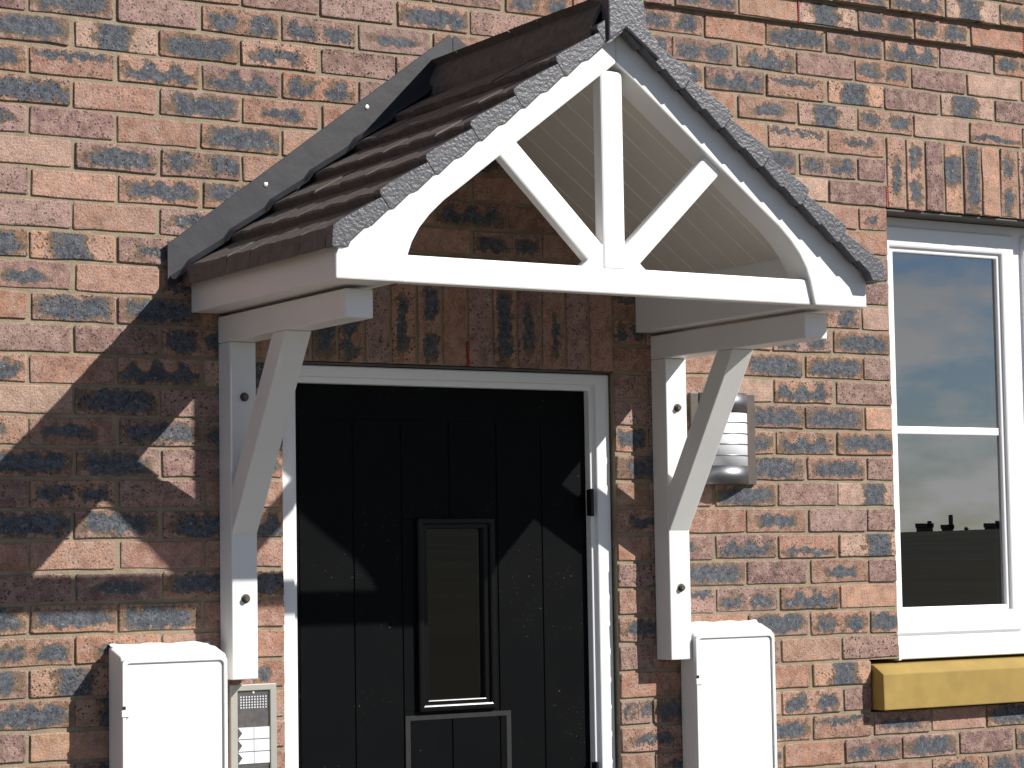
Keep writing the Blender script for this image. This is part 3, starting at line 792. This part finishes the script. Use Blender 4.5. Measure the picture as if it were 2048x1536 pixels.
# ---------------------------------------------------------------- wall light
wl_ = thing('wall_light', (1.942, 0, -1.136 + Z0), 'curved brushed steel wall light with white louvred slots', 'wall light')
box('back_plate', 1.828, 2.056, -.012, -.001, -1.136, -.876, PLATE, wl_, .002)
def arc(z0, z1, rad_off, name, mat, half=.086, sag=.046, n=28, th=.0015):
    Rr = (half * half + sag * sag) / (2 * sag); cy = -.012 - sag + Rr
    a0 = math.asin(half / Rr)
    V = []; F = []
    for k in range(n + 1):
        t = -a0 + 2 * a0 * k / n
        for rr, zz in ((Rr + rad_off, z0), (Rr + rad_off, z1), (Rr + rad_off - th, z1), (Rr + rad_off - th, z0)):
            V.append((1.942 + rr * math.sin(t), cy - rr * math.cos(t), zz))
    for k in range(n):
        for q in range(4):
            a, b = k * 4 + q, k * 4 + (q + 1) % 4
            F.append((a + 4, b + 4, b, a))
    F.append((0, 1, 2, 3)); F.append((n * 4 + 3, n * 4 + 2, n * 4 + 1, n * 4))
    o = mesh_obj(name, V, F, mat, wl_); 
    for p in o.data.polygons: p.use_smooth = abs(p.normal.z) < .5
    return o
arc(-1.136, -1.083, 0, 'steel_band', STEEL); arc(-.932, -.876, 0, 'steel_band', STEEL)
for z in (-.960, -.992, -1.022, -1.054): arc(z - .0016, z + .0016, -.0005, 'louvre', STEEL)
arc(-1.084, -.931, -.0018, 'diffuser', DIFF)
for z in (-1.133, -.878):
    half, sag = .084, .044; Rr = (half * half + sag * sag) / (2 * sag); cy = -.012 - sag + Rr; a0 = math.asin(half / Rr)
    pts = [(1.942 + Rr * math.sin(-a0 + 2 * a0 * k / 24), cy - Rr * math.cos(-a0 + 2 * a0 * k / 24)) for k in range(25)]
    prism('end_plate', pts, z - .001, z + .001, STEEL, wl_, 'z', 0)

# ---------------------------------------------------------------- what the window mirrors: a low wooded rise with houses, across the fields
hv = []; hf = []; hr = random.Random(8)
nA, nR = 90, 10
hz = []
for a in range(nA + 1):
    t = R(8 + 100 * a / nA)                       # bearing from +x towards -y
    top = 6.6 + .9 * math.sin(a * .23) + .6 * math.sin(a * .61 + 1) + hr.uniform(-.25, .25) + 9 * math.exp(-((8 + 100 * a / nA - 64) / 7) ** 2)  # hump added so the door lite mirrors dark land instead of sky
    hz.append(top)
    for q in range(nR + 1):
        d_ = 330 + 700 * q / nR
        zz = top * math.sin(math.pi * min(1, q / 5) / 2) ** 2 + hr.uniform(-.25, .25) if 0 < q < nR else -.3
        hv.append((d_ * math.cos(t), -d_ * math.sin(t), zz - Z0))
for a in range(nA):
    for q in range(nR):
        i0 = a * (nR + 1) + q; hf.append((i0, i0 + 1, i0 + nR + 2, i0 + nR + 1))
hill = mesh_obj('hill', hv, hf, LEAF, None, True); hill['kind'] = 'structure'

def far_house(x, y, z, wd, dp, h, rh, rot, label):
    o = thing('far_house', (x, y, z), label, 'house', 'far houses on the rise')
    def pt(u, v, zz): return (x + u * math.cos(rot) - v * math.sin(rot), y + u * math.sin(rot) + v * math.cos(rot), z + zz - Z0)
    a, b = wd / 2, dp / 2
    mesh_obj('wall', [pt(-a, -b, 0), pt(a, -b, 0), pt(a, b, 0), pt(-a, b, 0), pt(-a, -b, h), pt(a, -b, h), pt(a, b, h), pt(-a, b, h), pt(-a, 0, h + rh), pt(a, 0, h + rh)],
             [(0, 1, 5, 4), (2, 3, 7, 6), (1, 2, 6, 9, 5), (3, 0, 4, 8, 7)], FARW, o)
    c = .3
    mesh_obj('roof', [pt(-a - c, -b - c, h - .2), pt(a + c, -b - c, h - .2), pt(a + c, 0, h + rh + .15), pt(-a - c, 0, h + rh + .15), pt(a + c, b + c, h - .2), pt(-a - c, b + c, h - .2)], [(0, 1, 2, 3), (3, 2, 4, 5)], FARR, o)
    bm = bmesh.new(); k = a * .6
    cxx, cyy = x + k * math.cos(rot), y + k * math.sin(rot)
    add_box(bm, cxx - .45, cxx + .45, cyy - .45, cyy + .45, z + h + rh - 1.2 - Z0, z + h + rh + (3.0 if wd < 4 else 0.8) - Z0)
    bm_obj('chimney', bm, FARW, o)
trnd = random.Random(3)
def far_tree(x, y, z, h, label):
    o = thing('far_tree', (x, y, z), label, 'tree', 'far trees on the rise')
    bm = bmesh.new(); lathe(bm, [(.3, 0), (.2, h * .5), (.08, h * .8)], (x, y, z - Z0), 'z', 8); bm_obj('trunk', bm, TRUNK, o)
    V = []; F = []
    for k in range(420):
        a, e_, q = trnd.uniform(0, 6.28), trnd.uniform(-1, 1), trnd.random() ** .4
        rr = h * .45 * q * (1 + .25 * math.sin(3 * a + 2 * e_))
        p = Vector((x + rr * math.cos(a) * math.sqrt(1 - e_ * e_), y + rr * math.sin(a) * math.sqrt(1 - e_ * e_), z + h * .55 + rr * e_ * .95 - Z0))
        u = Vector((trnd.uniform(-1, 1), trnd.uniform(-1, 1), trnd.uniform(-1, 1))).normalized() * h * .07; v = u.orthogonal().normalized() * h * .06
        i = len(V); V += [p - u, p + v, p + u, p - v]; F.append((i, i + 1, i + 2, i + 3))
    mesh_obj('crown', V, F, LEAF, o)
def at_bearing(deg, d_): return d_ * math.cos(R(deg)), -d_ * math.sin(R(deg))
for deg, wd, h, lab in ((48.05, 4.8, 2.9, 'far house mirrored left of the slim chimney in the window'), (47.5, 3.4, 2.4, 'far narrow house with slim chimney mirrored in the window'), (46.42, 4.6, 2.6, 'far house mirrored at the right edge of the window pane')):
    x, y = at_bearing(deg, 690); far_house(x, y, 4.6, wd, 5, h + 1.1, 0.9, R(-deg) + math.pi / 2, lab)
WH = ['leftmost', 'middle', 'rightmost']
for k, (deg, h) in enumerate(((49.4, 1.6), (48.75, 1.9), (47.05, 1.3))):
    x, y = at_bearing(deg, 680); far_tree(x, y, 7.0, h, WH[k] + ' dark tree of the three on the rise mirrored in the window')
